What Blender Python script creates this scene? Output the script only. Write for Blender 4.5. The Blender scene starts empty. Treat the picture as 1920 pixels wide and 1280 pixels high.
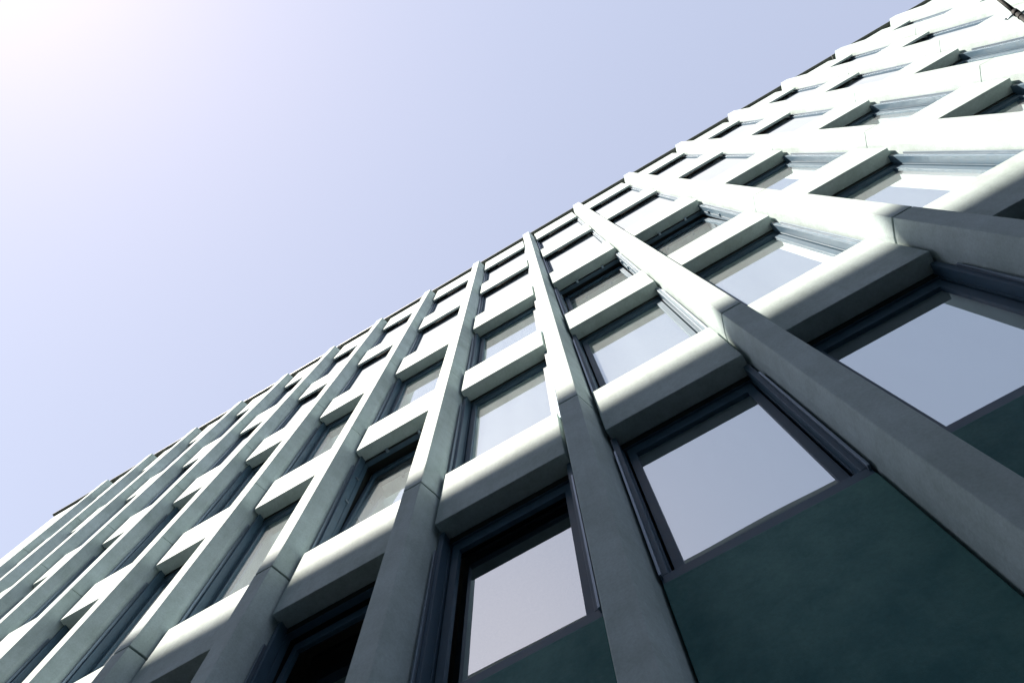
import bpy, bmesh, math, random
from mathutils import Vector, Matrix
random.seed(7)
C = bpy.context.scene.collection
W = 1.48                      # bay width in metres; the facade is laid out in bays
CAM = (1.3638, -1.2804, -4.3124)
YAW, PITCH, ROLL, FPX = 0.5000, 1.3507, -0.0311, 1543.44
GZ = CAM[2]*W - 1.60          # ground level

# ------------------------------------------------------------------ materials
def new_mat(name):
    m = bpy.data.materials.new(name); m.use_nodes = True
    nt = m.node_tree; nt.nodes.clear()
    out = nt.nodes.new('ShaderNodeOutputMaterial')
    return m, nt, out
def N(nt, t, **kw):
    n = nt.nodes.new(t)
    for k, v in kw.items():
        if k in n.inputs.keys(): n.inputs[k].default_value = v
        else: setattr(n, k, v)
    return n
def L(nt, a, ao, b, bi): nt.links.new(a.outputs[ao], b.inputs[bi])

def concrete(name, base, stain, amount=0.35, rough=0.75, scale=1.0, bump=0.15, streak=0.3, spec=0.3):
    m, nt, out = new_mat(name)
    b = N(nt, 'ShaderNodeBsdfPrincipled', Roughness=rough)
    b.inputs['Specular IOR Level'].default_value = spec
    geo = N(nt, 'ShaderNodeNewGeometry')
    n1 = N(nt, 'ShaderNodeTexNoise', Scale=1.6*scale, Detail=6.0, Roughness=0.6)
    n2 = N(nt, 'ShaderNodeTexNoise', Scale=7.0*scale, Detail=5.0, Roughness=0.65)
    mp = N(nt, 'ShaderNodeMapping'); mp.inputs['Scale'].default_value = (9, 9, .7)
    n3 = N(nt, 'ShaderNodeTexNoise', Scale=2.2*scale, Detail=4.0, Roughness=0.6)
    L(nt, geo, 'Position', n1, 'Vector'); L(nt, geo, 'Position', n2, 'Vector')
    L(nt, geo, 'Position', mp, 'Vector'); L(nt, mp, 'Vector', n3, 'Vector')
    r1 = N(nt, 'ShaderNodeMapRange'); r1.inputs[1].default_value = .35; r1.inputs[2].default_value = .68
    L(nt, n1, 'Fac', r1, 'Value')
    r2 = N(nt, 'ShaderNodeMapRange'); r2.inputs[1].default_value = .40; r2.inputs[2].default_value = .70
    L(nt, n2, 'Fac', r2, 'Value')
    r3 = N(nt, 'ShaderNodeMapRange'); r3.inputs[1].default_value = .45; r3.inputs[2].default_value = .75
    L(nt, n3, 'Fac', r3, 'Value')
    mul = N(nt, 'ShaderNodeMath', operation='MULTIPLY'); L(nt, r1, 0, mul, 0); mul.inputs[1].default_value = amount
    mul2 = N(nt, 'ShaderNodeMath', operation='MULTIPLY_ADD'); L(nt, r2, 0, mul2, 0); mul2.inputs[1].default_value = amount*.5; L(nt, mul, 0, mul2, 2)
    mul3 = N(nt, 'ShaderNodeMath', operation='MULTIPLY_ADD'); L(nt, r3, 0, mul3, 0); mul3.inputs[1].default_value = streak*amount; L(nt, mul2, 0, mul3, 2)
    mul3.use_clamp = True
    mx = N(nt, 'ShaderNodeMix', data_type='RGBA')
    mx.inputs[6].default_value = (*base, 1); mx.inputs[7].default_value = (*stain, 1)
    L(nt, mul3, 0, mx, 0)
    gr = N(nt, 'ShaderNodeTexNoise', Scale=55.0, Detail=6.0, Roughness=0.75); L(nt, geo, 'Position', gr, 'Vector')
    gm_ = N(nt, 'ShaderNodeMapRange'); gm_.inputs[1].default_value = .3; gm_.inputs[2].default_value = .7
    gm_.inputs[3].default_value = .86; gm_.inputs[4].default_value = 1.12; L(nt, gr, 'Fac', gm_, 'Value')
    hs = N(nt, 'ShaderNodeHueSaturation'); L(nt, gm_, 0, hs, 'Value'); L(nt, mx, 2, hs, 'Color'); L(nt, hs, 0, b, 'Base Color')
    nf = N(nt, 'ShaderNodeTexNoise', Scale=160.0, Detail=3.0); L(nt, geo, 'Position', nf, 'Vector')
    bp = N(nt, 'ShaderNodeBump', Strength=bump, Distance=.004)
    ad = N(nt, 'ShaderNodeMath', operation='ADD'); L(nt, nf, 'Fac', ad, 0); L(nt, n2, 'Fac', ad, 1)
    L(nt, ad, 0, bp, 'Height'); L(nt, bp, 'Normal', b, 'Normal')
    L(nt, b, 0, out, 0)
    return m
def metal(name, col, rough=0.35, spec=0.6, metallic=0.0, var=0.25):
    m, nt, out = new_mat(name)
    b = N(nt, 'ShaderNodeBsdfPrincipled', Roughness=rough, Metallic=metallic)
    b.inputs['Specular IOR Level'].default_value = spec
    geo = N(nt, 'ShaderNodeNewGeometry')
    n = N(nt, 'ShaderNodeTexNoise', Scale=14.0, Detail=5.0); L(nt, geo, 'Position', n, 'Vector')
    mx = N(nt, 'ShaderNodeMix', data_type='RGBA')
    mx.inputs[6].default_value = (*[c*(1-var) for c in col], 1); mx.inputs[7].default_value = (*[c*(1+var) for c in col], 1)
    L(nt, n, 'Fac', mx, 0); L(nt, mx, 2, b, 'Base Color')
    mr = N(nt, 'ShaderNodeMapRange'); mr.inputs[3].default_value = rough*.8; mr.inputs[4].default_value = rough*1.3
    L(nt, n, 'Fac', mr, 'Value'); L(nt, mr, 0, b, 'Roughness')
    L(nt, b, 0, out, 0)
    return m
def glass(name, base=.44):
    m, nt, out = new_mat(name)
    g = N(nt, 'ShaderNodeBsdfGlossy', Roughness=0.0); g.inputs['Color'].default_value = (.87, .97, 1.0, 1)
    t = N(nt, 'ShaderNodeBsdfTransparent'); t.inputs['Color'].default_value = (.88, .90, .92, 1)
    mix = N(nt, 'ShaderNodeMixShader')
    lw = N(nt, 'ShaderNodeFresnel', IOR=1.5)
    ma = N(nt, 'ShaderNodeMath', operation='MULTIPLY_ADD'); L(nt, lw, 0, ma, 0)
    ma.inputs[1].default_value = 1-base; ma.inputs[2].default_value = base; ma.use_clamp = True
    geo = N(nt, 'ShaderNodeNewGeometry')
    n = N(nt, 'ShaderNodeTexNoise', Scale=1.1, Detail=1.0); L(nt, geo, 'Position', n, 'Vector')
    bp = N(nt, 'ShaderNodeBump', Strength=.10, Distance=.01); L(nt, n, 'Fac', bp, 'Height')
    L(nt, bp, 'Normal', g, 'Normal')
    bk = N(nt, 'ShaderNodeMath', operation='MULTIPLY'); inv = N(nt, 'ShaderNodeMath', operation='SUBTRACT'); inv.inputs[0].default_value = 1
    L(nt, geo, 'Backfacing', inv, 1); L(nt, ma, 0, bk, 0); L(nt, inv, 0, bk, 1); L(nt, bk, 0, mix, 0); L(nt, t, 0, mix, 1); L(nt, g, 0, mix, 2); L(nt, mix, 0, out, 0)
    return m
def fabric(name, col, fold_shade=.9):  # fold shading and soft pale blobs are painted into the flat cloth's colour
    m, nt, out = new_mat(name)
    b = N(nt, 'ShaderNodeBsdfPrincipled', Roughness=.9); b.inputs['Specular IOR Level'].default_value = .1
    geo = N(nt, 'ShaderNodeNewGeometry')
    mp = N(nt, 'ShaderNodeMapping'); mp.inputs['Scale'].default_value = (4.5, 1, .5)
    n = N(nt, 'ShaderNodeTexNoise', Scale=.9, Detail=2.0); L(nt, geo, 'Position', mp, 'Vector'); L(nt, mp, 'Vector', n, 'Vector')
    mx = N(nt, 'ShaderNodeMix', data_type='RGBA')
    mx.inputs[6].default_value = (*[c*fold_shade for c in col], 1); mx.inputs[7].default_value = (*col, 1)
    L(nt, n, 'Fac', mx, 0); L(nt, mx, 2, b, 'Base Color'); L(nt, b, 0, out, 0)
    return m

M = dict(
    concrete=concrete('pale_concrete', (.515, .615, .625), (.33, .41, .395), .6),
    panel=concrete('dark_stone_panel', (.13, .29, .27), (.04, .16, .165), .9, scale=.55, streak=.15),
    gasket=concrete('joint_gasket', (.02, .02, .02), (.01, .01, .01), .3),
    frame=metal('blue_grey_metal', (.062, .12, .175), .5, .4),
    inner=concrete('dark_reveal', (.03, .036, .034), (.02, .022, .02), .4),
    alu=metal('bare_aluminium', (.22, .28, .34), .4, .6, .9, .1),
    coping=metal('coping_metal', (.12, .13, .115), .45, .4),
    glass=glass('coated_glass'),
    blind=fabric('white_roller_blind', (.88, .87, .84), .74),
    screen=fabric('white_screen_fabric', (.36, .41, .48)),
    gap_board=fabric('cream_gap_board', (.78, .72, .56)),
    room=concrete('room_plaster', (.42, .40, .35), (.34, .32, .28), .4),
    steel=metal('dark_pole_metal', (.006, .008, .008), .7, .15),
    asphalt=concrete('asphalt', (.035, .042, .046), (.025, .025, .026), .6, .9, scale=.4),
    paving=concrete('paving_stone', (.06, .06, .057), (.045, .045, .043), .6, .8),
    kerb=concrete('kerb_stone', (.26, .26, .25), (.18, .18, .17), .6, .8),
    paint=concrete('road_paint', (.7, .7, .68), (.5, .5, .48), .5, .7),
    brick=concrete('grey_render', (.055, .085, .095), (.04, .06, .068), .6, .85, scale=.3),
)

# ------------------------------------------------------------------ mesh helpers
def link(o): C.objects.link(o); return o
def mesh_obj(name, bm, mat, parent=None, bevel=0.0):
    me = bpy.data.meshes.new(name)
    bmesh.ops.recalc_face_normals(bm, faces=bm.faces)
    bm.to_mesh(me); bm.free(); me.materials.append(mat)
    o = link(bpy.data.objects.new(name, me))
    if parent: o.parent = parent
    if bevel:
        b = o.modifiers.new('edge', 'BEVEL'); b.width = bevel; b.segments = 2; b.limit_method = 'ANGLE'; b.angle_limit = math.radians(25)
        b.harden_normals = False
    return o
def box(bm, x0, x1, y0, y1, z0, z1, s=W):
    vs = [bm.verts.new((x*s, y*s, z*s)) for z in (z0, z1) for x, y in ((x0, y0), (x1, y0), (x1, y1), (x0, y1))]
    for f in ((0, 3, 2, 1), (4, 5, 6, 7), (0, 1, 5, 4), (1, 2, 6, 5), (2, 3, 7, 6), (3, 0, 4, 7)):
        bm.faces.new([vs[i] for i in f])
def prism(bm, pts, z0, z1, s=W):          # pts: list of (x,y) in bays
    a = [bm.verts.new((x*s, y*s, z0*s)) for x, y in pts]
    b = [bm.verts.new((x*s, y*s, z1*s)) for x, y in pts]
    n = len(pts)
    bm.faces.new(a[::-1]); bm.faces.new(b)
    for i in range(n): bm.faces.new((a[i], a[(i+1) % n], b[(i+1) % n], b[i]))
def xprism(bm, pts, x0, x1, s=W):         # pts: list of (y,z) in bays, swept along x
    a = [bm.verts.new((x0*s, y*s, z*s)) for y, z in pts]
    b = [bm.verts.new((x1*s, y*s, z*s)) for y, z in pts]
    n = len(pts)
    bm.faces.new(a[::-1]); bm.faces.new(b)
    for i in range(n): bm.faces.new((a[i], a[(i+1) % n], b[(i+1) % n], b[i]))
def ring(bm, x0, x1, z0, z1, y0, y1, wx, wt, wb):   # mitred rectangular frame
    o = [(x0, z0), (x1, z0), (x1, z1), (x0, z1)]
    i = [(x0+wx, z0+wb), (x1-wx, z0+wb), (x1-wx, z1-wt), (x0+wx, z1-wt)]
    O0 = [bm.verts.new((x*W, y0*W, z*W)) for x, z in o]; I0 = [bm.verts.new((x*W, y0*W, z*W)) for x, z in i]
    O1 = [bm.verts.new((x*W, y1*W, z*W)) for x, z in o]; I1 = [bm.verts.new((x*W, y1*W, z*W)) for x, z in i]
    for k in range(4):
        j = (k+1) % 4
        bm.faces.new((O0[k], O0[j], I0[j], I0[k])); bm.faces.new((O1[j], O1[k], I1[k], I1[j]))
        bm.faces.new((O0[j], O0[k], O1[k], O1[j])); bm.faces.new((I0[k], I0[j], I1[j], I1[k]))
def tube(bm, p0, p1, r0, r1, seg=16):
    p0, p1 = Vector(p0), Vector(p1); d = (p1-p0).normalized()
    u = d.orthogonal().normalized(); v = d.cross(u)
    A = []; B = []
    for k in range(seg):
        a = 2*math.pi*k/seg; c = u*math.cos(a)+v*math.sin(a)
        A.append(bm.verts.new(p0+c*r0)); B.append(bm.verts.new(p1+c*r1))
    bm.faces.new(A[::-1]); bm.faces.new(B)
    for k in range(seg):
        j = (k+1) % seg; f = bm.faces.new((A[k], A[j], B[j], B[k])); f.smooth = True
def empty(name, loc=(0, 0, 0)):
    o = link(bpy.data.objects.new(name, None)); o.location = loc; return o

# ------------------------------------------------------------------ the facade
SP = [(0.276, -0.400), (2.667, 2.055), (5.23, 4.489), (7.749, 6.905), (10.36, 9.33)]   # spandrels: top, bottom
JT = [0.0, 2.4713, 4.8803, 7.3021]                                                # joints in the fins
FTOP = 10.0474
A, D1, A1, D2, A2 = .0583, .105, .0904, .200, .1044
AS, DS, SB = .1173, .1154, .226
GY = .250                                                                          # glass plane
XL, XR = -9.45, 12.104

base = Vector((0, 0, GZ))
bld = empty('office_building', base)
bld['label'] = 'tall pale concrete office building seen from below, with projecting fins, spandrels and mirrored windows'
bld['category'] = 'building'
def part(name, bm, mat, parent=bld, bevel=0.0):
    if parent is bld: bmesh.ops.translate(bm, verts=bm.verts, vec=-base)
    return mesh_obj(name, bm, mat, parent, bevel)

def fin_profile(n, ins=0.0):
    a, a1, a2 = A-ins, A1-ins, A2-ins
    return [(n-a, ins), (n+a, ins), (n+a1, D1), (n+a2, D2), (n+a2, .272), (n-a2, .272), (n-a2, D2), (n-a1, D1)]
for n in range(-8, 13):
    bm = bmesh.new()
    cuts = [(GZ/W+.12, -3.20)] + [(-3.20, 0.0)] + [(JT[i], JT[i+1]) for i in range(3)] + [(JT[3], FTOP)]
    for k, (z0, z1) in enumerate(cuts):
        g0 = .009 if k in (1, 2) else .0036
        g1 = .009 if k in (0, 1) else .0036
        prism(bm, fin_profile(n), z0 + (g0 if k else 0), z1 - (g1 if k < len(cuts)-1 else 0))
    f = part('pilaster', bm, M['concrete'], bevel=.006)
    bm = bmesh.new()
    prism(bm, fin_profile(n, .014), GZ/W+.13, FTOP-.02)
    c = mesh_obj('joint_seal', bm, M['gasket'], f)
    c.matrix_parent_inverse = Matrix.Translation(-base); 

def sub(name, bm, mat, parent, bevel=0.0):
    """a sub-part: mesh written in world coordinates, parented to a part that sits at the building's base"""
    o = mesh_obj(name, bm, mat, parent, bevel)
    o.matrix_parent_inverse = Matrix.Translation(-base)
    return o

LAST = 11
for n in range(-8, LAST+1):
    for k, (zt, zb) in enumerate(SP):
        bm = bmesh.new()
        x0, x1 = n+AS, n+1-AS
        if k < 3:
            xprism(bm, [(DS, zb), (DS, zt), (.262, zt+.02), (.262, zt-.10), (SB, zt-.10), (SB, zb)], x0, x1)
        else:
            xprism(bm, [(DS, zb), (DS, zt), (.262, zt+.02), (.262, zt-.06), (.145, zt-.06), (.145, zb)], x0, x1)
        s = part('spandrel', bm, M['concrete'], bevel=.005)
        if k >= 3:                                   # dark blind box behind the thin lip
            bm = bmesh.new()
            xprism(bm, [(.160, zb+.30), (.160, zt-.07), (.262, zt-.07), (.262, zb+.22), (.215, zb+.22)], x0-.004, x1+.004)
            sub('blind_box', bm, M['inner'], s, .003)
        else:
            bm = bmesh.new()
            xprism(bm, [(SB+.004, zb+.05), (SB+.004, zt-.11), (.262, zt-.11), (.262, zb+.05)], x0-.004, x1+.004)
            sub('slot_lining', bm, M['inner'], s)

# backing wall: strips behind fins and behind spandrels, butted
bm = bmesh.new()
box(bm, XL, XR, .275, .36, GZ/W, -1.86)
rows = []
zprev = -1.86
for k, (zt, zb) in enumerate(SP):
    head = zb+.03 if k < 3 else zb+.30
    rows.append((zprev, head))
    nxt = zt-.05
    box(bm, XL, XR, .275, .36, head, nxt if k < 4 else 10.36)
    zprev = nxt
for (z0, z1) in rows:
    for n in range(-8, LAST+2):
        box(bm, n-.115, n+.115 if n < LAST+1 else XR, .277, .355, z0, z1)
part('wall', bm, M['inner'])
# solid end bay and return walls
bm = bmesh.new()
box(bm, XL, -8-.118, DS, .272, GZ/W+.12, 10.355)
box(bm, XL, XL+.15, .362, 9.0, GZ/W+.12, 10.355)
part('end_wall', bm, M['concrete'], bevel=.006)
bm = bmesh.new(); box(bm, XR-.15, XR, .362, 9.0, GZ/W+.12, 10.355); part('end_wall', bm, M['concrete'])
bm = bmesh.new(); box(bm, XL+.152, XR-.152, 8.85, 9.0, GZ/W+.12, 10.355); part('rear_wall', bm, M['concrete'])
# floors and partitions of the rooms behind the glass
for k, (zt, zb) in enumerate(SP):
    bm = bmesh.new(); top = zt-.14 if k < 4 else zt-.1
    box(bm, XL+.16, XR-.16, .362, 8.84, zb+.20, top); part('floor_slab', bm, M['room'])
bm = bmesh.new()
box(bm, XL+.16, XR-.16, 3.2, 3.3, -4.0, 9.4); part('corridor_wall', bm, M['room'])

# coping
cx = XL-.06
for nx in list(range(-7, 13, 2))+[XR+.05]:          # lengths of coping with open joints between them
    bm = bmesh.new(); jz = random.uniform(-.003, .003)
    xprism(bm, [(.068+jz, 10.395+jz), (.068+jz, 10.430+jz), (.30, 10.47), (9.1, 10.47), (9.1, 10.395), (.30, 10.395)], cx, nx-.008)
    part('roof_coping', bm, M['coping'], bevel=.004); cx = nx+.004
bm = bmesh.new(); box(bm, XL+.02, XR-.02, .14, 8.9, 10.362, 10.393); part('coping_bed', bm, M['inner'])

# solid panels below the lowest windows, ground-floor plinth
for n in range(-8, LAST+1):
    bm = bmesh.new(); box(bm, n+.112, n+1-.112, .165, .262, -3.19, -1.838); p = part('wall_panel', bm, M['panel'], bevel=.006)
    bm = bmesh.new(); box(bm, n+.120, n+1-.120, .16, .262, GZ/W+.12, -3.23); part('base_panel', bm, M['panel'], bevel=.006)
bm = bmesh.new(); box(bm, XL-.02, XR+.02, -.02, .30, GZ/W, GZ/W+.118); part('plinth', bm, M['kerb'])

# windows
DEEP = {(0, 0): .05, (-1, 0): .10}      # panes set deeper in their frames
TILT = {(-1, 0): 2.5, (-1, 1): 3.2, (1, 2): 2.3, (2, 2): 2.0}
def window(n, r):
    z0, z1 = rows[r]
    if r == 0: z0 = -1.834
    screen = r >= 3
    zt = SP[r][1]
    x0, x1 = n+.112, n+1-.112
    head = z1-.005
    bm = bmesh.new()
    ring(bm, x0, x1, z0, head, .232, .272, .034, (.075 if not screen else .05), .055)
    w = part('window', bm, M['frame'], bevel=.0025)
    top = zt-.003 if not screen else zt+.20
    for cx0, cx1 in ((x0, x0+.030), (x1-.030, x1)):          # deep side cheeks in front of the fixed frame
        bm = bmesh.new(); box(bm, cx0, cx1, .172, .2315, z0+.0565, top); sub('side_cheek', bm, M['frame'], w, .003)
    bm = bmesh.new(); box(bm, x0, x1, .172, .2315, z0, z0+.055); sub('sill', bm, M['frame'], w, .003)
    bm = bmesh.new(); box(bm, x0+.031, x1-.031, .2285, .2315, (zt-.045 if not screen else zt+.18), head); sub('head_shade_strip', bm, M['inner'], w)  # near-black strip standing in for the shade at the window head
    t = TILT.get((n, r), 0.0)
    sx0, sx1 = x0+.046, x1-.046
    sz0 = z0+.068; sz1 = (zt-.055) if not screen else head-.064
    if sz1 > head-.09: sz1 = head-.09
    hinge = Matrix.Translation(Vector((0, GY*W, sz0*W)))
    T = hinge @ Matrix.Rotation(math.radians(-t), 4, 'X') @ hinge.inverted()
    bm = bmesh.new()
    ring(bm, sx0, sx1, sz0, sz1, .238, .264, .040, .085, .085)
    if t:
        bmesh.ops.transform(bm, matrix=T, verts=bm.verts)
    s = sub('sash', bm, M['frame'], w, .002)
    bm = bmesh.new()
    dp = DEEP.get((n, r), 0.0)
    box(bm, sx0+.038, sx1-.038, GY+dp, GY+dp+.004, sz0+.083-dp*1.2, sz1-.083+dp)
    if t: bmesh.ops.transform(bm, matrix=T, verts=bm.verts)
    sub('pane', bm, M['glass'], w)
    if t and r > 0:
        w['label'] = 'window tilted inwards at the top, showing the dark gap round its sash'
        cs = [(sx0-.010, sz0+(sz1-sz0)*z_, .006, .012) for z_ in (.55, .8)] + [(sx1+.010, sz0+(sz1-sz0)*z_, .006, .012) for z_ in (.55, .8)]
        cs += [(sx0+(sx1-sx0)*f_, head-.088, .012, .007) for f_ in (.3, .75)]
        for cx_, cz_, hx, hz in cs:      # catches and stays round the open sash
            bm = bmesh.new(); box(bm, cx_-hx, cx_+hx, .205, .24, cz_-hz, cz_+hz)
            sub('catch', bm, M['alu'], w, .001)
    if screen:
        bm = bmesh.new(); box(bm, x0+.036, x1-.036, .199, .201, z0+.06, zt+.24); sub('screen', bm, M['screen'], w)
        bm = bmesh.new(); tube(bm, ((x0+.036)*W, .196*W, (zt+.25)*W), ((x1-.036)*W, .196*W, (zt+.25)*W), .018, .018, 12); sub('roller', bm, M['inner'], w)
    else:
        if not t and not dp:
            bm = bmesh.new(); box(bm, sx0+.038, sx1-.038, .266, .268, sz0+.02, sz1-.02); sub('blind', bm, M['blind'], w)
        elif r > 0:
            bm = bmesh.new(); box(bm, sx0+.038, sx1-.038, .266, .268, sz0+.02, sz1-.02)
            bmesh.ops.transform(bm, matrix=T, verts=bm.verts); sub('blind', bm, M['blind'], w)
            bm = bmesh.new(); box(bm, x0-.05, x1+.05, .39, .393, z0-.1, zt+.19); sub('gap_board', bm, M['gap_board'], w)  # cream board added behind the tilted sash to brighten the open gap
    for gx in (x0-.0005, x1-.0095):
        bm = bmesh.new(); box(bm, gx, gx+.010, .150, .171, z0+.03, zt-.22 if not screen else zt+.1)
        sub('guide_rail', bm, M['alu'], w, .0015)
for n in range(-8, LAST+1):
    for r in range(5):
        window(n, r)

# ------------------------------------------------------------------ pole at the upper right
def Rmat():
    B = Matrix(((1, 0, 0), (0, 0, -1), (0, 1, 0)))
    return Matrix.Rotation(YAW, 3, 'Z') @ B @ Matrix.Rotation(PITCH, 3, 'X') @ Matrix.Rotation(ROLL, 3, 'Z')
pole = empty('flagpole', (10.9, .0, 5.9))
pole['label'] = 'thin dark metal pole with clips jutting out in front of the upper facade, top right'
pole['category'] = 'pole'
P0 = Vector((10.9, 0, 5.9)); 
P1 = Vector((9.6, -1.0, 7.9))
POLE = (P0, P1)

# ------------------------------------------------------------------ opposite tower that throws the shade
SLOPE, AZ = 1.65, math.radians(31)
YO = 18.0
ZE = .29 + SLOPE*YO
t = empty('office_tower', (-1.3, -YO-6, GZ))
t['label'] = 'grey office tower across the street with rows of wide windows'
t['category'] = 'tower'
def tp(name, bm, mat, parent=None, bevel=0.0):
    o = mesh_obj(name, bm, mat, t if parent is None else parent, bevel)
    if parent is None: o.matrix_parent_inverse = Matrix.Translation(-Vector(t.location))
    else: o.matrix_parent_inverse = Matrix.Identity(4)
    return o
TX0, TX1 = -14.6, 12.0
bm = bmesh.new(); box(bm, TX0, TX1, -YO-12, -YO, GZ, ZE-.3, 1); tw = tp('wall', bm, M['brick'])
bm = bmesh.new(); box(bm, TX0-.1, TX1+.1, -YO-12.1, -YO+.0, ZE-.298, ZE, 1); tp('roof', bm, M['coping'])
zf = GZ+4.2
while zf < ZE-2.5:
    for i in range(6):
        cx = TX0+3.4+i*(TX1-TX0-6.8)/5
        bm = bmesh.new()
        ring(bm, (cx-2.6)/W, (cx+2.6)/W, zf/W, (zf+1.6)/W, (-YO+.002)/W, (-YO+.06)/W, .05, .05, .05)
        wf = tp('window', bm, M['frame'])
        bm = bmesh.new(); box(bm, cx-2.53, cx+2.53, -YO+.003, -YO+.02, zf+.07, zf+1.53, 1); tp('pane', bm, M['frame'], wf)
    zf += 3.6

# unseen lower blocks added across the street to cut light from the horizon
def horizon_block(name, x0, x1, h, lab, mat, floors, cols):
    o = empty(name, ((x0+x1)/2, -YO-6, GZ)); o['label'] = lab; o['category'] = 'building'
    inv = Matrix.Translation(-Vector(o.location))
    def q(nm, bm, m, par, top=True):
        c = mesh_obj(nm, bm, m, par); c.matrix_parent_inverse = inv if top else Matrix.Identity(4); return c
    bm = bmesh.new(); box(bm, x0, x1, -YO-12, -YO-.01, GZ, GZ+h-.3, 1); q('wall', bm, mat, o)
    bm = bmesh.new(); box(bm, x0-.1, x1+.1, -YO-12.1, -YO+.25, GZ+h-.298, GZ+h, 1); q('roof', bm, M['coping'], o)
    for k in range(floors):
        for i in range(cols):
            cx = x0+(x1-x0)*(i+.5)/cols; zb = GZ+1.2+k*(h-1)/floors
            bm = bmesh.new(); ring(bm, (cx-.8)/W, (cx+.8)/W, zb/W, (zb+1.7)/W, (-YO-.008)/W, (-YO+.06)/W, .05, .05, .05)
            f = q('window', bm, M['frame'], o)
            bm = bmesh.new(); box(bm, cx-.73, cx+.73, -YO-.006, -YO+.02, zb+.07, zb+1.63, 1); q('pane', bm, M['frame'], f, False)
horizon_block('added_block_left', -75, -14.9, 17, 'unseen low dark block added to cut horizon light, left of the grey tower across the street', M['brick'], 4, 14)
horizon_block('added_block_right', 12.3, 80, 21, 'unseen long dark building added to cut horizon light, right of the grey tower across the street', M['brick'], 5, 14)

# ------------------------------------------------------------------ ground
def struct(name, bm, mat):
    o = mesh_obj(name, bm, mat); o['kind'] = 'structure'; return o
def sheet(bm, x0, x1, y0, y1, z):
    bm.faces.new([bm.verts.new(v) for v in ((x0, y0, z), (x1, y0, z), (x1, y1, z), (x0, y1, z))])
bm = bmesh.new(); sheet(bm, -1500, 1500, -1500, 1500, GZ-.14); struct('ground', bm, M['asphalt'])
bm = bmesh.new(); sheet(bm, -400, 400, -13.5, -4.5, GZ-.136); struct('road', bm, M['asphalt'])
bm = bmesh.new(); box(bm, -400, 400, -4.35, 60, GZ-.135, GZ-.002, 1); struct('pavement', bm, M['paving'])
bm = bmesh.new(); box(bm, -400, 400, -4.5, -4.352, GZ-.134, GZ+.004, 1); struct('kerb', bm, M['kerb'])
bm = bmesh.new(); box(bm, -400, 400, -70, -13.65, GZ-.135, GZ-.002, 1); struct('far_pavement', bm, M['paving'])
bm = bmesh.new(); box(bm, -400, 400, -13.648, -13.5, GZ-.134, GZ+.004, 1); struct('far_kerb', bm, M['kerb'])
bm = bmesh.new()
for i in range(-20, 21): sheet(bm, i*6, i*6+3, -9.08, -8.96, GZ-.132)
struct('road_markings', bm, M['paint'])

# ------------------------------------------------------------------ camera
cam = bpy.data.cameras.new('camera'); co = link(bpy.data.objects.new('camera', cam))
cam.sensor_width = 36; cam.lens = FPX*36/1920; cam.clip_start = .05; cam.clip_end = 4000
R = Rmat().to_4x4()
co.matrix_world = Matrix.Translation(Vector(CAM)*W) @ R
bpy.context.scene.camera = co
def at_pix(x, y, Y):
    d = Rmat() @ Vector(((x-960)/FPX, -(y-640)/FPX, -1)); c = Vector(CAM)*W
    return c + d*((Y-c.y)/d.y)
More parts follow.
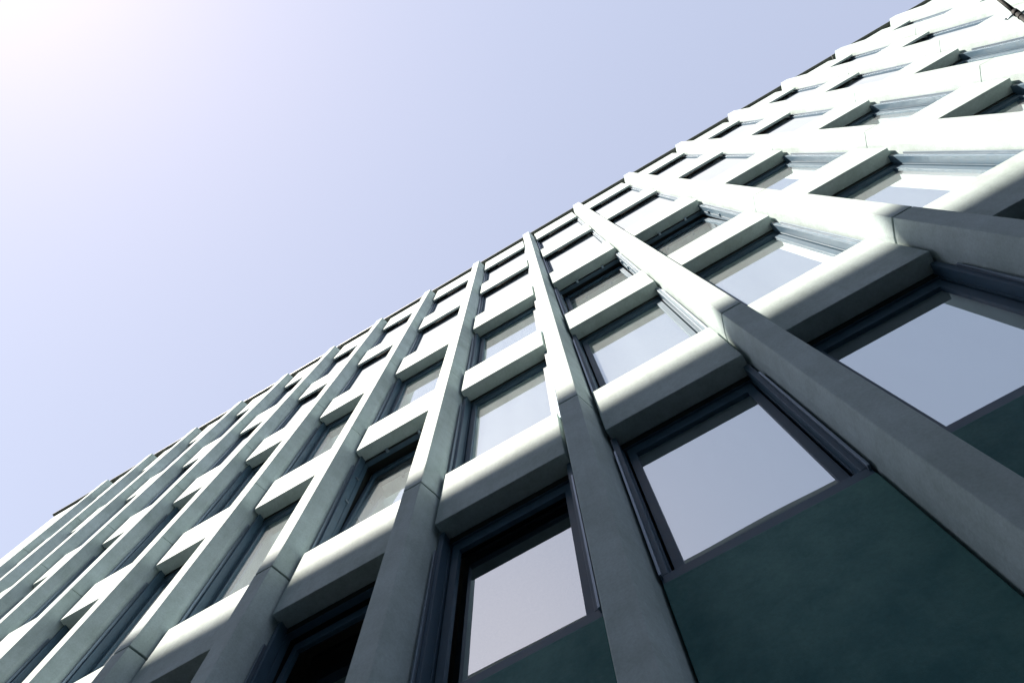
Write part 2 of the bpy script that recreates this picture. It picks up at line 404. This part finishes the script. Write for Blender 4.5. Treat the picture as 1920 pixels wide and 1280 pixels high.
# pole geometry
P0 = Vector((11.15, -.02, 5.55)); P1 = at_pix(1850, -19, -.62)
PA = at_pix(1905, 24, -.35)
dirv = (PA-P1).normalized()
tt = (-.02-PA.y)/dirv.y; P0 = PA+dirv*tt
pole.location = P0
def pp(name, bm, mat):
    bmesh.ops.translate(bm, verts=bm.verts, vec=-P0); return mesh_obj(name, bm, mat, pole)
Pj = PA
bm = bmesh.new(); tube(bm, P0, Pj, .032, .028); tube(bm, Pj, P1, .026, .021); tube(bm, P1, P1-dirv*.5, .021, .014); pp('shaft', bm, M['steel'])
bm = bmesh.new(); tube(bm, Pj-dirv*.05, Pj+dirv*.06, .036, .036); tube(bm, Pj+dirv*.16, Pj+dirv*.2, .034, .034); pp('collar', bm, M['steel'])
bm = bmesh.new()
cr = dirv.cross(Vector((0, -1, .3))).normalized()
tube(bm, Pj, Pj+cr*.10+dirv*.03, .014, .010, 8); tube(bm, Pj+cr*.10+dirv*.03, Pj+cr*.14-dirv*.08, .010, .006, 8)
tube(bm, Pj+dirv*.08, Pj-cr*.09+dirv*.12, .014, .012, 8)
pp('cleat', bm, M['alu'])
bm = bmesh.new(); tube(bm, P0+Vector((0, .02, 0)), P0+dirv*-.12, .09, .06); pp('wall_bracket', bm, M['steel'])

# ------------------------------------------------------------------ light
el = math.atan(SLOPE*math.cos(AZ))
sd = Vector((-math.sin(AZ)*math.cos(el), -math.cos(AZ)*math.cos(el), math.sin(el)))
sun = bpy.data.lights.new('sun', 'SUN'); so = link(bpy.data.objects.new('sun', sun))
sun.energy = 3.5; sun.angle = math.radians(.38); sun.color = (1.0, .90, .78)
so.rotation_euler = sd.to_track_quat('Z', 'Y').to_euler(); so.location = sd*60
w = bpy.data.worlds.new('World'); bpy.context.scene.world = w; w.use_nodes = True
nt = w.node_tree; bg = nt.nodes['Background']
sky = nt.nodes.new('ShaderNodeTexSky'); sky.sky_type = 'NISHITA'; sky.sun_disc = False
sky.sun_elevation = el
sky.sun_rotation = math.atan2(sd.x, sd.y)
sky.air_density = 1.0; sky.dust_density = .2; sky.ozone_density = 1.0; sky.altitude = 0
gm = nt.nodes.new('ShaderNodeGamma'); gm.inputs['Gamma'].default_value = .55
tint = nt.nodes.new('ShaderNodeMix'); tint.data_type = 'RGBA'; tint.blend_type = 'MULTIPLY'
tint.inputs[0].default_value = 1; tint.inputs[7].default_value = (1.15, .985, .935, 1)
nt.links.new(sky.outputs[0], gm.inputs[0]); nt.links.new(gm.outputs[0], tint.inputs[6]); nt.links.new(tint.outputs[2], bg.inputs[0])
bg.inputs[1].default_value = .125
vs = bpy.context.scene.view_settings
vs.view_transform = 'Standard'; vs.look = 'None'; vs.gamma = 1; vs.use_curve_mapping = False
vs.exposure = 2.0
sc = bpy.context.scene
sc.cycles.max_bounces = 10; sc.cycles.transparent_max_bounces = 12; sc.cycles.sample_clamp_indirect = 10
